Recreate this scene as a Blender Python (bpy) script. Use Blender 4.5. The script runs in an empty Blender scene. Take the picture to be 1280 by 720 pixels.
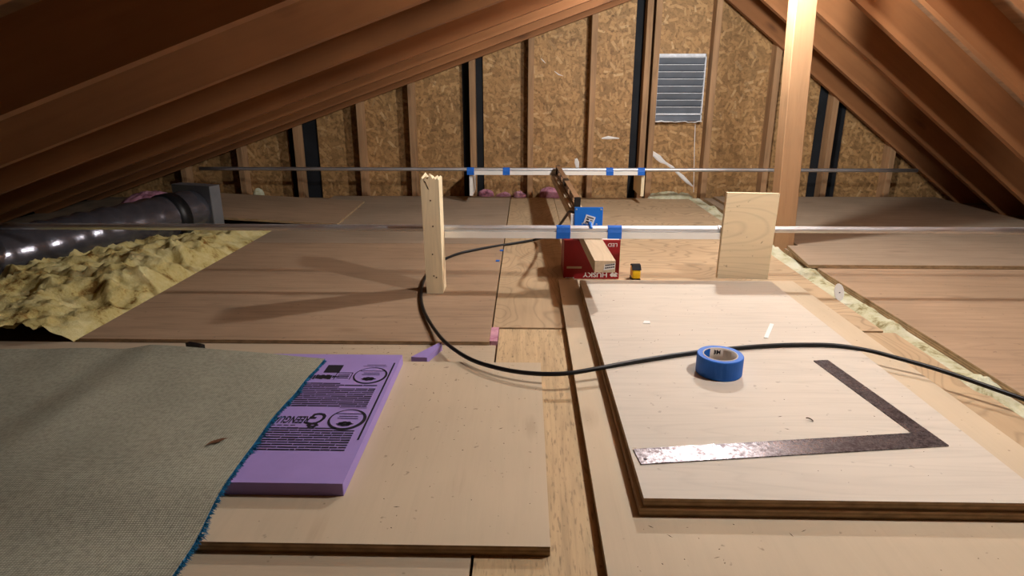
import bpy, bmesh, math, random
from mathutils import Vector, Matrix, noise as mnoise
random.seed(11)
D = bpy.data
SC = bpy.context.scene
COL = SC.collection

# ------------------------------------------------------------------ camera
F_PX, PITCH, YAW, CAM_H = 790.0, math.radians(17.5), math.radians(1.23), 0.71
cam_data = D.cameras.new('camera')
cam_data.sensor_width = 36.0
cam_data.lens = F_PX / 1280.0 * 36.0
cam_data.clip_start = 0.02
cam = D.objects.new('camera', cam_data)
cam.location = (0, 0, CAM_H)
cam.rotation_euler = (math.pi / 2 - PITCH, 0, YAW)
COL.objects.link(cam)
SC.camera = cam

# ------------------------------------------------------------------ world, exposure
w = D.worlds.new('world'); SC.world = w; w.use_nodes = True
w.node_tree.nodes['Background'].inputs[0].default_value = (0, 0, 0, 1)
w.node_tree.nodes['Background'].inputs[1].default_value = 0.0
vs = SC.view_settings
vs.view_transform = 'Standard'; vs.look = 'None'; vs.gamma = 1.0
vs.use_curve_mapping = False
vs.exposure = -0.2
BULB_NEAR, BULB_FAR = 1700.0, 1900.0          # emission strength of the two bare bulbs
BULB_COLOR = (1.0, 0.985, 0.96)

# ------------------------------------------------------------------ helpers
def ray(x, y):
    a = (x - 640) / F_PX; b = -(y - 360) / F_PX
    d = (a, math.cos(PITCH) + b * math.sin(PITCH), -math.sin(PITCH) + b * math.cos(PITCH))
    c, s = math.cos(YAW), math.sin(YAW)
    return Vector((c * d[0] - s * d[1], s * d[0] + c * d[1], d[2]))
def onz(x, y, z=0.0):
    """point of the photograph measured on the level plane z (metres)"""
    d = ray(x, y); return Vector((0, 0, CAM_H)) + d * ((z - CAM_H) / d.z)
def ony(x, y, yy):
    d = ray(x, y); return Vector((0, 0, CAM_H)) + d * (yy / d.y)

class MB:
    def __init__(s): s.v = []; s.f = []; s.m = []
    def add(s, vs, fs, m=0):
        o = len(s.v); s.v += [tuple(v) for v in vs]
        for f in fs: s.f.append(tuple(o + i for i in f)); s.m.append(m)
    def box(s, x0, x1, y0, y1, z0, z1, m=0, side=None):
        sd = m if side is None else side
        v = [(x0,y0,z0),(x1,y0,z0),(x1,y1,z0),(x0,y1,z0),(x0,y0,z1),(x1,y0,z1),(x1,y1,z1),(x0,y1,z1)]
        s.add(v, [(0,3,2,1),(4,5,6,7)], m)
        s.add(v, [(0,1,5,4),(1,2,6,5),(2,3,7,6),(3,0,4,7)], sd)
    def prism(s, poly, z0, z1, m=0, side=None):
        sd = m if side is None else side
        n = len(poly)
        z0s = z0 if isinstance(z0, (list, tuple)) else [z0] * n
        z1s = z1 if isinstance(z1, (list, tuple)) else [z1] * n
        v = [(p[0], p[1], z0s[i]) for i, p in enumerate(poly)] + [(p[0], p[1], z1s[i]) for i, p in enumerate(poly)]
        s.add(v, [tuple(range(n - 1, -1, -1)), tuple(range(n, 2 * n))], m)
        s.add(v, [(i, (i + 1) % n, n + (i + 1) % n, n + i) for i in range(n)], sd)
    def tube(s, pts, r, n=10, m=0, caps=True):
        pts = [Vector(p) for p in pts]
        rs = r if isinstance(r, (list, tuple)) else [r] * len(pts)
        up = Vector((0, 0, 1)); rings = []
        t0 = (pts[1] - pts[0]).normalized()
        if abs(t0.dot(up)) > .95: up = Vector((1, 0, 0))
        a = t0.cross(up).normalized()
        for i, p in enumerate(pts):
            t = (pts[min(i + 1, len(pts) - 1)] - pts[max(i - 1, 0)]).normalized()
            a = (a - t * a.dot(t)).normalized(); b = t.cross(a)
            rings.append([p + (a * math.cos(k * 2 * math.pi / n) + b * math.sin(k * 2 * math.pi / n)) * rs[i] for k in range(n)])
        vs_ = [q for rg in rings for q in rg]; fs = []
        for i in range(len(pts) - 1):
            for k in range(n):
                k2 = (k + 1) % n
                fs.append((i * n + k, i * n + k2, (i + 1) * n + k2, (i + 1) * n + k))
        if caps:
            fs.append(tuple(range(n - 1, -1, -1))); fs.append(tuple((len(pts) - 1) * n + k for k in range(n)))
        s.add(vs_, fs, m)
    def lathe(s, prof, n=24, m=0, cx=0, cy=0, closed=False):
        vs_ = []; fs = []; P = len(prof)
        for k in range(n):
            a = 2 * math.pi * k / n
            vs_ += [(cx + r * math.cos(a), cy + r * math.sin(a), z) for r, z in prof]
        for k in range(n):
            k2 = (k + 1) % n
            for i in range(P if closed else P - 1):
                j = (i + 1) % P
                fs.append((k * P + i, k2 * P + i, k2 * P + j, k * P + j))
        s.add(vs_, fs, m)
    def build(s, name, mats, parent=None, loc=None, rot=None, bevel=0, smooth=False):
        """loc given: vertices are local to loc; else world vertices, origin moved to the base centre"""
        me = D.meshes.new(name)
        v = s.v
        if loc is None and parent is None:
            xs = [p[0] for p in v]; ys = [p[1] for p in v]; zs = [p[2] for p in v]
            loc = ((min(xs) + max(xs)) / 2, (min(ys) + max(ys)) / 2, min(zs))
            v = [(p[0] - loc[0], p[1] - loc[1], p[2] - loc[2]) for p in v]
        elif loc is None and parent is not None:
            pl = Vector((0, 0, 0)); q = parent
            while q is not None: pl += q.location; q = q.parent
            v = [(p[0] - pl[0], p[1] - pl[1], p[2] - pl[2]) for p in v]
        me.from_pydata(v, [], s.f)
        if not isinstance(mats, (list, tuple)): mats = [mats]
        for m in mats: me.materials.append(m)
        for p, mi in zip(me.polygons, s.m):
            p.material_index = min(mi, len(mats) - 1); p.use_smooth = smooth
        bm = bmesh.new(); bm.from_mesh(me); bmesh.ops.recalc_face_normals(bm, faces=bm.faces); bm.to_mesh(me); bm.free()
        o = D.objects.new(name, me); COL.objects.link(o)
        if parent is not None: o.parent = parent
        if loc is not None: o.location = loc
        if rot: o.rotation_euler = rot
        if bevel:
            b = o.modifiers.new('bevel', 'BEVEL'); b.width = bevel; b.segments = 1; b.limit_method = 'ANGLE'
        return o

def tag(o, label=None, cat=None, group=None, kind=None):
    if label: o['label'] = label
    if cat: o['category'] = cat
    if group: o['group'] = group
    if kind: o['kind'] = kind
    return o
def empty(name, loc, label, cat, group=None):
    o = D.objects.new(name, None); COL.objects.link(o); o.location = loc
    o.empty_display_size = .05
    return tag(o, label, cat, group)
def spline(pts, per=8):
    out = []; P = [Vector(p) for p in pts]
    P = [P[0] * 2 - P[1]] + P + [P[-1] * 2 - P[-2]]
    for i in range(1, len(P) - 2):
        for k in range(per):
            t = k / per
            out.append(.5 * ((2 * P[i]) + (P[i+1] - P[i-1]) * t + (2 * P[i-1] - 5 * P[i] + 4 * P[i+1] - P[i+2]) * t * t
                             + (3 * P[i] - P[i-1] - 3 * P[i+1] + P[i+2]) * t ** 3))
    out.append(P[-2]); return out
def text_mesh(body, size, mat4, mb, m=0, shear=0, bold=0.0, sx=1.0):
    cu = D.curves.new('txt', 'FONT'); cu.body = body; cu.size = size; cu.align_x = 'CENTER'; cu.align_y = 'CENTER'
    cu.shear = shear; cu.offset = bold; cu.resolution_u = 3
    ob = D.objects.new('txt', cu); COL.objects.link(ob)
    bpy.context.view_layer.update()
    me = D.meshes.new_from_object(ob.evaluated_get(bpy.context.evaluated_depsgraph_get()))
    vs_ = [mat4 @ Vector((v.co.x * sx, v.co.y, 0)) for v in me.vertices]
    mb.add(vs_, [tuple(p.vertices) for p in me.polygons], m)
    D.objects.remove(ob); D.curves.remove(cu); D.meshes.remove(me)

# ------------------------------------------------------------------ materials
class NT:
    def __init__(s, name, rough=.7, metal=0, spec=.3):
        s.mat = D.materials.new(name); s.mat.use_nodes = True
        s.t = s.mat.node_tree; s.b = s.t.nodes['Principled BSDF']
        s.b.inputs['Roughness'].default_value = rough; s.b.inputs['Metallic'].default_value = metal
        s.b.inputs['Specular IOR Level'].default_value = spec
    def n(s, typ, **kw):
        o = s.t.nodes.new(typ)
        for k, v in kw.items(): setattr(o, k, v)
        return o
    def l(s, a, b): s.t.links.new(a, b)
    def val(s, o, i, v): o.inputs[i].default_value = v
    def coords(s, scale=(1, 1, 1), rot=(0, 0, 0), rnd=True):
        tc = s.n('ShaderNodeTexCoord'); mp = s.n('ShaderNodeMapping')
        src = tc.outputs['Object']
        if rnd:
            oi = s.n('ShaderNodeObjectInfo'); mu = s.n('ShaderNodeMath', operation='MULTIPLY'); s.val(mu, 1, 37.0)
            s.l(oi.outputs['Random'], mu.inputs[0])
            ad = s.n('ShaderNodeVectorMath', operation='ADD'); s.l(src, ad.inputs[0]); s.l(mu.outputs[0], ad.inputs[1])
            src = ad.outputs[0]
        s.l(src, mp.inputs[0]); s.val(mp, 'Scale', scale); s.val(mp, 'Rotation', rot)
        return mp.outputs[0]
    def noise(s, vec, scale, detail=4, rough=.55, dist=0):
        o = s.n('ShaderNodeTexNoise'); s.l(vec, o.inputs['Vector'])
        s.val(o, 'Scale', scale); s.val(o, 'Detail', detail); s.val(o, 'Roughness', rough); s.val(o, 'Distortion', dist)
        return o.outputs['Fac']
    def math(s, op, a, b=None, clamp=False):
        o = s.n('ShaderNodeMath', operation=op, use_clamp=clamp)
        for i, q in enumerate((a, b)):
            if q is None: continue
            if isinstance(q, (int, float)): s.val(o, i, q)
            else: s.l(q, o.inputs[i])
        return o.outputs[0]
    def ramp(s, fac, stops):
        o = s.n('ShaderNodeValToRGB'); s.l(fac, o.inputs[0]); e = o.color_ramp.elements
        while len(e) > 1: e.remove(e[-1])
        for i, (p, c) in enumerate(stops):
            q = e[0] if i == 0 else e.new(p)
            q.position = p; q.color = (*c, 1) if len(c) == 3 else c
        return o.outputs[0]
    def mix(s, fac, a, b, mode='MIX'):
        o = s.n('ShaderNodeMix', data_type='RGBA', blend_type=mode)
        for i, q in ((0, fac), (6, a), (7, b)):
            if isinstance(q, (int, float)): s.val(o, i, q)
            elif isinstance(q, tuple): s.val(o, i, (*q, 1))
            else: s.l(q, o.inputs[i])
        return o.outputs[2]
    def color(s, c):
        if isinstance(c, tuple): s.b.inputs['Base Color'].default_value = (*c, 1)
        else: s.l(c, s.b.inputs['Base Color'])
    def bump(s, h, strength=.3, dist=.002):
        o = s.n('ShaderNodeBump'); s.val(o, 'Strength', strength); s.val(o, 'Distance', dist)
        s.l(h, o.inputs['Height']); s.l(o.outputs[0], s.b.inputs['Normal'])

def mul(c, k): return tuple(min(1, x * k) for x in c)
def wood(name, c, axis='X', contrast=.35, freq=1.0, blotch=.25, knots=0.0, swirl=0.0, specks=0.0, rough=.72, bump=.25, knot_col=(.10, .05, .025), iso=0, flecks=0):
    t = NT(name, rough)
    st = {'X': (1.2, 16, 16), 'Y': (16, 1.2, 16), 'Z': (16, 16, 1.2)}[axis]
    v = t.coords(tuple(q * freq for q in st))
    g = t.noise(v, 2.2, 6, .62, .5)
    col = t.ramp(g, [(.28, mul(c, 1 - contrast)), (.5, c), (.75, mul(c, 1 + contrast * .6))])
    v2 = t.coords((1, 1, 1))
    bl = t.noise(v2, 2.6, 3, .5)
    col = t.mix(1.0, col, t.ramp(bl, [(.3, (1 - blotch,) * 3), (.7, (1 + 0.0,) * 3)]), 'MULTIPLY')
    if swirl:
        sv = t.coords(tuple((q * .28 if not iso else (1.6 if q < 2 else iso)) * freq for q in st))
        sn = t.noise(sv, 1.3, 1.5, .5, .25)
        li = t.math('FRACT', t.math('MULTIPLY', sn, 22.0))
        lm = t.ramp(li, [(0.0, (1 - swirl,) * 3), (.22, (1, 1, 1)), (.85, (1, 1, 1)), (1.0, (1 - swirl,) * 3)])
        col = t.mix(1.0, col, lm, 'MULTIPLY')
    if knots:
        ks = {'X': (2.0, 6, 6), 'Y': (6, 2.0, 6), 'Z': (6, 6, 2.0)}[axis]
        kv = t.coords(ks)
        vo = t.n('ShaderNodeTexVoronoi'); t.l(kv, vo.inputs['Vector']); t.val(vo, 'Scale', .9)
        kd = t.math('ADD', vo.outputs['Distance'], t.math('MULTIPLY', t.noise(v, 3, 3), .16))
        kf = t.ramp(kd, [(.10, (knots,) * 3), (.17 + .03, (0, 0, 0))])
        col = t.mix(kf, col, knot_col)
    if flecks:
        fv = t.coords({'X': (28, 190, 190), 'Y': (190, 28, 190), 'Z': (190, 190, 28)}[axis])
        ff = t.ramp(t.noise(fv, 1.0, 3, .6), [(.56, (0, 0, 0)), (.68, (flecks,) * 3)])
        col = t.mix(ff, col, mul(c, .3))
    if specks:
        sp = t.noise(t.coords((1, 1, 1)), 55, 2, .5)
        sf = t.ramp(sp, [(.70, (0, 0, 0)), (.76, (specks,) * 3)])
        col = t.mix(sf, col, (.09, .06, .04))
    t.color(col)
    t.bump(g, bump, .0012)
    return t.mat
def ply_edge(name, c, layer=.0038):
    t = NT(name, .85)
    v = t.coords((6, 6, 1.0 / layer), rnd=False)
    sx = t.n('ShaderNodeSeparateXYZ'); t.l(v, sx.inputs[0])
    fr = t.math('FRACT', t.math('MULTIPLY', sx.outputs['Z'], .5))
    col = t.ramp(fr, [(0, mul(c, .7)), (.42, mul(c, .74)), (.5, mul(c, 1.1)), (.95, c)])
    nn = t.noise(t.coords((30, 30, 60)), 1, 4)
    col = t.mix(1.0, col, t.ramp(nn, [(.3, (.6,) * 3), (.6, (1, 1, 1))]), 'MULTIPLY')
    t.color(col); t.bump(nn, .3, .002); return t.mat
def plain(name, c, rough=.6, metal=0, spec=.3, var=.12, scale=8, bump=0):
    t = NT(name, rough, metal, spec)
    nn = t.noise(t.coords((1, 1, 1)), scale, 4)
    t.color(t.ramp(nn, [(.3, mul(c, 1 - var)), (.7, mul(c, 1 + var * .5))]))
    if bump: t.bump(nn, bump, .003)
    return t.mat
def osb_mat():
    t = NT('osb', .65, spec=.35)
    base = (.45, .255, .10)
    acc = None; edge = None
    wob = t.n('ShaderNodeTexNoise'); wv = t.coords((1, 1, 1)); t.l(wv, wob.inputs['Vector']); t.val(wob, 'Scale', 7)
    for i, (ang, sa, sb) in enumerate(((12, 12, 42), (65, 14, 50), (-50, 11, 38), (100, 16, 52), (-20, 15, 46))):
        tc = t.n('ShaderNodeTexCoord'); oi = t.n('ShaderNodeObjectInfo')
        ad = t.n('ShaderNodeVectorMath', operation='ADD'); t.l(tc.outputs['Object'], ad.inputs[0])
        m2 = t.math('MULTIPLY', oi.outputs['Random'], 13.0 + i); t.l(m2, ad.inputs[1])
        mr = t.n('ShaderNodeMapping'); t.l(ad.outputs[0], mr.inputs[0]); t.val(mr, 'Rotation', (0, math.radians(ang), 0))
        ms = t.n('ShaderNodeMapping'); t.l(mr.outputs[0], ms.inputs[0]); t.val(ms, 'Scale', (sa, 1, sb))
        a2 = t.n('ShaderNodeVectorMath', operation='MULTIPLY_ADD'); t.l(wob.outputs['Color'], a2.inputs[0]); a2.inputs[1].default_value = (.7, 0, .7); t.l(ms.outputs[0], a2.inputs[2])
        vo = t.n('ShaderNodeTexVoronoi'); t.l(a2.outputs[0], vo.inputs['Vector']); t.val(vo, 'Scale', 1.0); vo.distance = 'CHEBYCHEV'
        sc = t.n('ShaderNodeSeparateColor'); t.l(vo.outputs['Color'], sc.inputs[0])
        msk = t.ramp(vo.outputs['Distance'], [(.34, (1, 1, 1)), (.50, (0, 0, 0))])
        val = t.math('MULTIPLY', sc.outputs[0], msk)
        acc = val if acc is None else t.math('MAXIMUM', acc, val)
        ds = t.math('MULTIPLY', t.math('GREATER_THAN', sc.outputs[1], .92), msk)
        edge = ds if edge is None else t.math('MAXIMUM', edge, ds)
    col = t.ramp(acc, [(.25, mul(base, .66)), (.55, mul(base, .88)), (.80, mul(base, 1.05)), (.96, (.52, .315, .135)), (1.0, (.62, .41, .20))])
    col = t.mix(t.math('MULTIPLY', edge, .35), col, (.13, .065, .025))
    fine = t.noise(t.coords((1, 1, 1)), 60, 3)
    col = t.mix(1.0, col, t.ramp(fine, [(.30, (.55,) * 3), (.46, (1, 1, 1))]), 'MULTIPLY')
    bl = t.noise(t.coords((1, 1, 1)), 2.0, 3)
    col = t.mix(1.0, col, t.ramp(bl, [(.3, (.78,) * 3), (.7, (1, 1, 1))]), 'MULTIPLY')
    t.color(col); t.bump(acc, .35, .002); return t.mat
def metal_mat(name, c, rough, var=.25):
    t = NT(name, rough, 1.0, .5)
    nn = t.noise(t.coords((3, 40, 40)), 3, 4)
    t.color(t.ramp(nn, [(.3, mul(c, 1 - var)), (.7, c)]))
    t.l(t.ramp(nn, [(.3, (rough * 1.4,) * 3), (.7, (rough * .8,) * 3)]), t.b.inputs['Roughness'])
    return t.mat
def rust_metal():
    t = NT('rusted_steel', .38, .85, .5)
    n1 = t.noise(t.coords((1, 1, 1)), 130, 5, .7); n2 = t.noise(t.coords((1, 1, 1)), 14, 4, .6)
    f = t.math('ADD', t.math('MULTIPLY', n1, .6), t.math('MULTIPLY', n2, .4))
    t.color(t.ramp(f, [(.40, (.055, .035, .038)), (.48, (.13, .115, .122)), (.6, (.34, .32, .355))]))
    t.l(t.ramp(f, [(.42, (.42,) * 3), (.58, (.24,) * 3)]), t.b.inputs['Roughness'])
    t.bump(n1, .25, .0008); return t.mat
def insulation(name, light, mid, dark):
    t = NT(name, .95, spec=.05)
    n1 = t.noise(t.coords((1, 1, 1)), 9, 6, .65, .6); n2 = t.noise(t.coords((1, 1, 1)), 60, 4, .7)
    t.color(t.ramp(t.math('ADD', t.math('MULTIPLY', n1, .8), t.math('MULTIPLY', n2, .2)), [(.37, dark), (.45, mid), (.60, light)]))
    t.bump(n2, .8, .006); return t.mat
def carpet_back():
    t = NT('carpet_backing', .95, spec=.05)
    v = t.coords((1, 1, 1), rnd=False)
    wa = t.n('ShaderNodeTexWave', wave_type='BANDS', bands_direction='Y'); t.l(v, wa.inputs[0]); t.val(wa, 'Scale', 88); t.val(wa, 'Distortion', 1.4); t.val(wa, 'Detail', 2)
    wb = t.n('ShaderNodeTexWave', wave_type='BANDS', bands_direction='X'); t.l(v, wb.inputs[0]); t.val(wb, 'Scale', 66); t.val(wb, 'Distortion', 1.4)
    f = t.math('MULTIPLY', t.math('ADD', wa.outputs['Fac'], .25), t.math('ADD', wb.outputs['Fac'], .45))
    big = t.noise(v, 3.0, 4)
    fine = t.noise(v, 120, 3)
    col = t.ramp(f, [(.05, (.20, .20, .15)), (.45, (.38, .38, .29)), (1, (.50, .50, .395))])
    col = t.mix(1.0, col, t.ramp(big, [(.3, (.75,) * 3), (.65, (1, 1, 1))]), 'MULTIPLY')
    col = t.mix(1.0, col, t.ramp(fine, [(.3, (.75,) * 3), (.6, (1, 1, 1))]), 'MULTIPLY')
    t.color(col); t.bump(f, .4, .0015); return t.mat
def emit(name, c, k):
    t = NT(name); t.b.inputs['Base Color'].default_value = (.9, .9, .9, 1)
    t.b.inputs['Emission Color'].default_value = (*c, 1); t.b.inputs['Emission Strength'].default_value = k
    return t.mat

M = {}
M['osb'] = osb_mat()
M['stud'] = wood('stud_wood', (.40, .235, .12), 'Z', .35, 1.0, .3, .6)
M['rafter'] = wood('rafter_wood', (.32, .135, .05), 'X', .13, .8, .25, .75, knot_col=(.09, .035, .015))
M['roofdeck'] = wood('roof_deck_wood', (.30, .165, .085), 'Y', .35, 1.0, .4, .4)
M['post'] = wood('post_wood', (.40, .235, .12), 'Z', .18, 1.2, .15, .3)
M['felt'] = plain('black_felt', (.012, .014, .018), .85, var=.4, bump=.3)
M['subfloor'] = plain('subfloor_wood', (.24, .17, .11), .95, var=.3)
M['ply_white'] = wood('pale_plywood', (.59, .53, .45), 'X', .08, 1.4, .08, .12, .06, specks=.35, knot_col=(.4, .28, .15))
M['ply_face'] = wood('upright_plywood', (.74, .60, .39), 'X', .10, .8, .12, .3, .12, specks=.5, iso=4)
M['tan'] = wood('tan_board', (.56, .455, .32), 'Y', .05, 1.5, .16, .45, 0, specks=.5, knot_col=(.30, .21, .13))
M['tan2'] = wood('tan_underlay', (.50, .40, .28), 'X', .10, 1.5, .12, .0, 0, specks=.5)
M['deck_brown'] = wood('brown_plywood', (.40, .275, .175), 'X', .2, 1.3, .2, .5, .12, specks=.4, knot_col=(.14, .08, .04))
M['deck_grey'] = wood('grey_plywood', (.36, .275, .195), 'X', .18, 1.3, .2, .5, .1, specks=.4, knot_col=(.13, .08, .05))
M['deck_rough'] = wood('rough_yellow_plywood', (.54, .39, .22), 'Y', .25, 1.4, .10, .0, .10, specks=.5, bump=.7, flecks=.6)
M['deck_swirl'] = wood('swirled_plywood', (.50, .365, .225), 'X', .10, 1.0, .15, .2, .30, knot_col=(.2, .11, .05), iso=3.2)
M['deck_fir'] = wood('fir_plywood', (.50, .36, .215), 'Y', .12, 1.0, .2, .35, .22, iso=3.5)
M['edge'] = ply_edge('plywood_edge', (.46, .31, .17))
M['edge_pale'] = ply_edge('pale_plywood_edge', (.42, .29, .16))
M['lumber'] = wood('pale_lumber', (.80, .67, .44), 'Z', .17, 1.2, .08, .5, .1, knot_col=(.22, .13, .06))
M['boom'] = wood('beam_lumber', (.60, .47, .32), 'Y', .15, 1.2, .1, .25, .1)
M['strip'] = plain('white_strip_paint', (.80, .78, .73), .55, var=.08)
M['pipe'] = metal_mat('galvanised_pipe', (.80, .81, .84), .46)
M['vent_metal'] = metal_mat('vent_white_metal', (.60, .63, .67), .5, .1)
M['vent_paint'] = plain('vent_white_paint', (.70, .73, .78), .5, var=.25, scale=30)
M['vent_slat'] = plain('vent_slat_grey', (.15, .17, .20), .5, .0, .4, var=.2)
M['blue'] = plain('blue_tape', (.012, .13, .56), .55, var=.12, scale=25)
M['blue_pl'] = plain('blue_plastic', (.01, .17, .68), .4, var=.06)
M['core'] = plain('tape_core_card', (.56, .50, .44), .8, var=.1)
M['black'] = plain('black_rubber', (.006, .0065, .008), .42, spec=.35, var=.2)
M['ink'] = plain('black_ink', (.012, .010, .018), .7, var=.1)
M['foam'] = plain('purple_foam', (.33, .24, .56), .7, var=.06, scale=14, bump=.08)
M['red'] = plain('red_carton', (.30, .012, .016), .42, var=.12)
M['white'] = plain('white_print', (.78, .77, .75), .6, var=.05)
M['beige'] = plain('beige_label', (.5, .38, .26), .7, var=.1)
M['yellow'] = plain('yellow_plastic', (.80, .52, .015), .4, var=.05)
M['level'] = plain('brown_level_body', (.34, .20, .11), .45, .3, .5, var=.15)
M['steel'] = rust_metal()
M['duct'] = plain('duct_foil', (.16, .16, .19), .22, .75, .6, var=.25, scale=20, bump=.7)
M['duct_box'] = plain('duct_box_metal', (.22, .235, .26), .4, .6, .5, var=.15)
M['ins_y'] = insulation('yellow_fibreglass', (.62, .55, .28), (.50, .41, .16), (.20, .11, .03))
M['ins_g'] = insulation('pale_fibreglass', (.60, .60, .47), (.48, .47, .31), (.22, .18, .08))
M['ins_p'] = insulation('pink_fibreglass', (.62, .34, .42), (.46, .20, .28), (.20, .08, .11))
M['carpet'] = carpet_back()
M['pile'] = plain('blue_carpet_pile', (.02, .17, .33), .95, var=.5, scale=60)
M['ceramic'] = plain('lampholder_porcelain', (.75, .74, .70), .3, var=.03)
M['bulb_near'] = emit('bulb_glow_near', BULB_COLOR, BULB_NEAR)
M['bulb_far'] = emit('bulb_glow_far', BULB_COLOR, BULB_FAR)
M['leaf'] = plain('brown_leaf', (.17, .08, .04), .7, var=.4, scale=60)
M['chip'] = plain('dark_chip', (.10, .06, .035), .8, var=.4)

# ------------------------------------------------------------------ structure: floor
FZ = -.018
mb = MB(); mb.box(-3.0, 3.1, -2.6, 4.5, FZ - .06, FZ)
floor = mb.build('floor', M['subfloor']); tag(floor, kind='structure')
def deck(x0, x1, y0, y1, z1, mat, edge='edge', poly=None):
    mb = MB()
    cx, cy = ((x0 + x1) / 2, (y0 + y1) / 2)
    pl = poly or [(x0, y0), (x1, y0), (x1, y1), (x0, y1)]
    mb.prism([(p[0] - cx, p[1] - cy) for p in pl], 0, z1 - FZ, 0, 1)
    fl = floor.location
    return mb.build('floor_panel', [M[mat], M[edge]], floor, (cx - fl[0], cy - fl[1], FZ - fl[2]), bevel=.0008)
deck(-1.31, -.103, 1.700, 2.905, .010, 'deck_brown')
deck(-1.31, -.103, 2.909, 4.30, .010, 'deck_grey')
deck(-2.60, -.083, -.40, 1.697, .0, 'tan2')
deck(-2.60, -.083, -2.6, -.405, .0, 'deck_brown')
deck(-.078, .40, -.80, 1.828, .0, 'deck_rough')
deck(-.098, .190, 1.832, 4.30, .004, 'deck_fir')
deck(.193, 1.101, 1.834, 4.30, .001, 'deck_swirl')
deck(.403, 1.135, -.80, 1.831, -.004, 'deck_fir')
deck(1.205, 2.76, .70, 2.60, .004, 'deck_brown')
deck(1.205, 2.76, 2.603, 4.30, .002, 'deck_grey')
deck(1.205, 2.76, -2.6, .697, .002, 'deck_brown')
deck(-.083, 1.20, -2.6, -.805, .0, 'deck_grey')

# ------------------------------------------------------------------ structure: back gable wall
WY = 4.38
mb = MB(); mb.box(-3.0, 3.1, WY + .012, WY + .08, -.08, 1.75)
wall = mb.build('wall_back', M['felt']); tag(wall, kind='structure')
wl = wall.location
LX0, LZ0, LS = -2.697, .061, .3502          # left rafter underside through this point, slope
RX0, RZ0, RS = 1.231, 1.232, -.762
def zl(x): return LZ0 + LS * (x - LX0)
def zr(x): return RZ0 + RS * (x - RX0)
RIDGE_X = 1.047
def ztop(x): return min(zl(x), zr(x))
panels = [(-2.95, -1.62), (-1.415, -.425), (-.285, .70), (.845, 1.925), (2.118, 3.05)]
for a, b in panels:
    mb = MB()
    cx = (a + b) / 2
    mb.prism([(a - cx, 0), (b - cx, 0), (b - cx, .012), (a - cx, .012)], 0, 1.72)
    mb.build('osb_panel', M['osb'], wall, (cx - wl[0], WY - wl[1], -.018 - wl[2]))
for sx, z0 in ((-2.33, FZ), (-1.93, FZ), (-1.535, FZ), (-1.10, FZ), (-.755, FZ), (-.352, FZ), (.03, FZ), (.43, FZ), (.772, FZ), (.826, FZ), (1.20, FZ), (1.60, FZ), (2.0, FZ), (2.42, FZ)):
    h = ztop(sx) + .05 - z0
    mb = MB(); mb.box(-.019, .019, -.089, 0, 0, h)
    mb.build('stud', M['stud'], wall, (sx - wl[0], WY - wl[1], z0 - wl[2]), bevel=.002)
# sealant smears and a pale drip on the sheathing
def smear(pts, wds, name='sealant_streak', off=.004):
    mb = MB(); n = len(pts)
    up = []
    for i, (x, z) in enumerate(pts):
        t = Vector((pts[min(i + 1, n - 1)][0] - pts[max(i - 1, 0)][0], pts[min(i + 1, n - 1)][1] - pts[max(i - 1, 0)][1])).normalized()
        nx, nz = -t.y * wds[i], t.x * wds[i]
        up += [(x + nx, WY, z + nz), (x + nx * .5, WY - off, z + nz * .5), (x - nx * .5, WY - off, z - nz * .5), (x - nx, WY, z - nz)]
    fs = []
    for i in range(n - 1):
        for k in range(3): fs.append((i * 4 + k, i * 4 + k + 1, i * 4 + 5 + k, i * 4 + 4 + k))
    mb.add(up, fs)
    mb.build(name, M['white'], wall)
def W(x, y): p = ony(x, y, WY); return (p.x, p.z)
smear([W(816, 189), W(818, 193), W(823, 197), W(827, 201), W(832, 204), W(840, 209), W(846, 215), W(853, 221), W(860, 228), W(866, 233)], [.003, .015, .019, .016, .009, .010, .009, .013, .011, .004])
smear([W(752, 173), W(760, 172), W(774, 173)], [.004, .011, .003])
smear([W(720, 198), W(721, 203), W(722, 210)], [.008, .016, .010])
smear([W(693, 89), W(698, 93), W(704, 95)], [.001, .004, .001])
smear([W(676, 73), W(679, 76), W(682, 79)], [.001, .003, .001])
smear([W(869, 155), W(868, 185), W(867, 240)], [.0025, .0025, .0025])

# ------------------------------------------------------------------ structure: roof
def roof(name, left, ys, y0, y1, dpt=.145):
    s = LS if left else RS
    x0, x1 = ((-3.0, RIDGE_X) if left else (RIDGE_X, 3.1))
    zf = zl if left else zr
    k = math.sqrt(1 + s * s)
    mb = MB()
    v = []
    for dz in (dpt * k, dpt * k + .03):
        v += [(x0, y0, zf(x0) + dz), (x1, y0, zf(x1) + dz), (x1, y1, zf(x1) + dz), (x0, y1, zf(x0) + dz)]
    mb.add(v, [(0, 3, 2, 1), (4, 5, 6, 7), (0, 1, 5, 4), (1, 2, 6, 5), (2, 3, 7, 6), (3, 0, 4, 7)])
    rf = mb.build(name, M['roofdeck']); tag(rf, kind='structure')
    L = (x1 - x0) * k; cx = (x0 + x1) / 2
    base = None
    for y in ys:
        if base is None:
            mb = MB(); mb.box(-L / 2, L / 2, 0, .038, 0, dpt)
            base = mb.build('rafter', M['rafter'], rf, (0, 0, 0), bevel=.002)
            o = base
        else:
            o = base.copy(); COL.objects.link(o); o.parent = rf
        o.location = (cx - rf.location[0], y - rf.location[1], zf(cx) - rf.location[2])
        o.rotation_euler = (0, -math.atan(s), 0)
    return rf
roof('ceiling_left', True, [-2.0, -1.5, -1.0, -.4, .2, .72, 1.20, 1.68, 2.18, 2.81, 3.27, 3.77, 4.25], -2.6, 4.5)
roof('ceiling_right', False, [-1.9, -1.4, -.9, -.4, .2, .6, 1.01, 1.42, 1.82, 2.22, 2.63, 3.04, 3.43, 3.83, 4.25], -2.6, 4.5)
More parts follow.
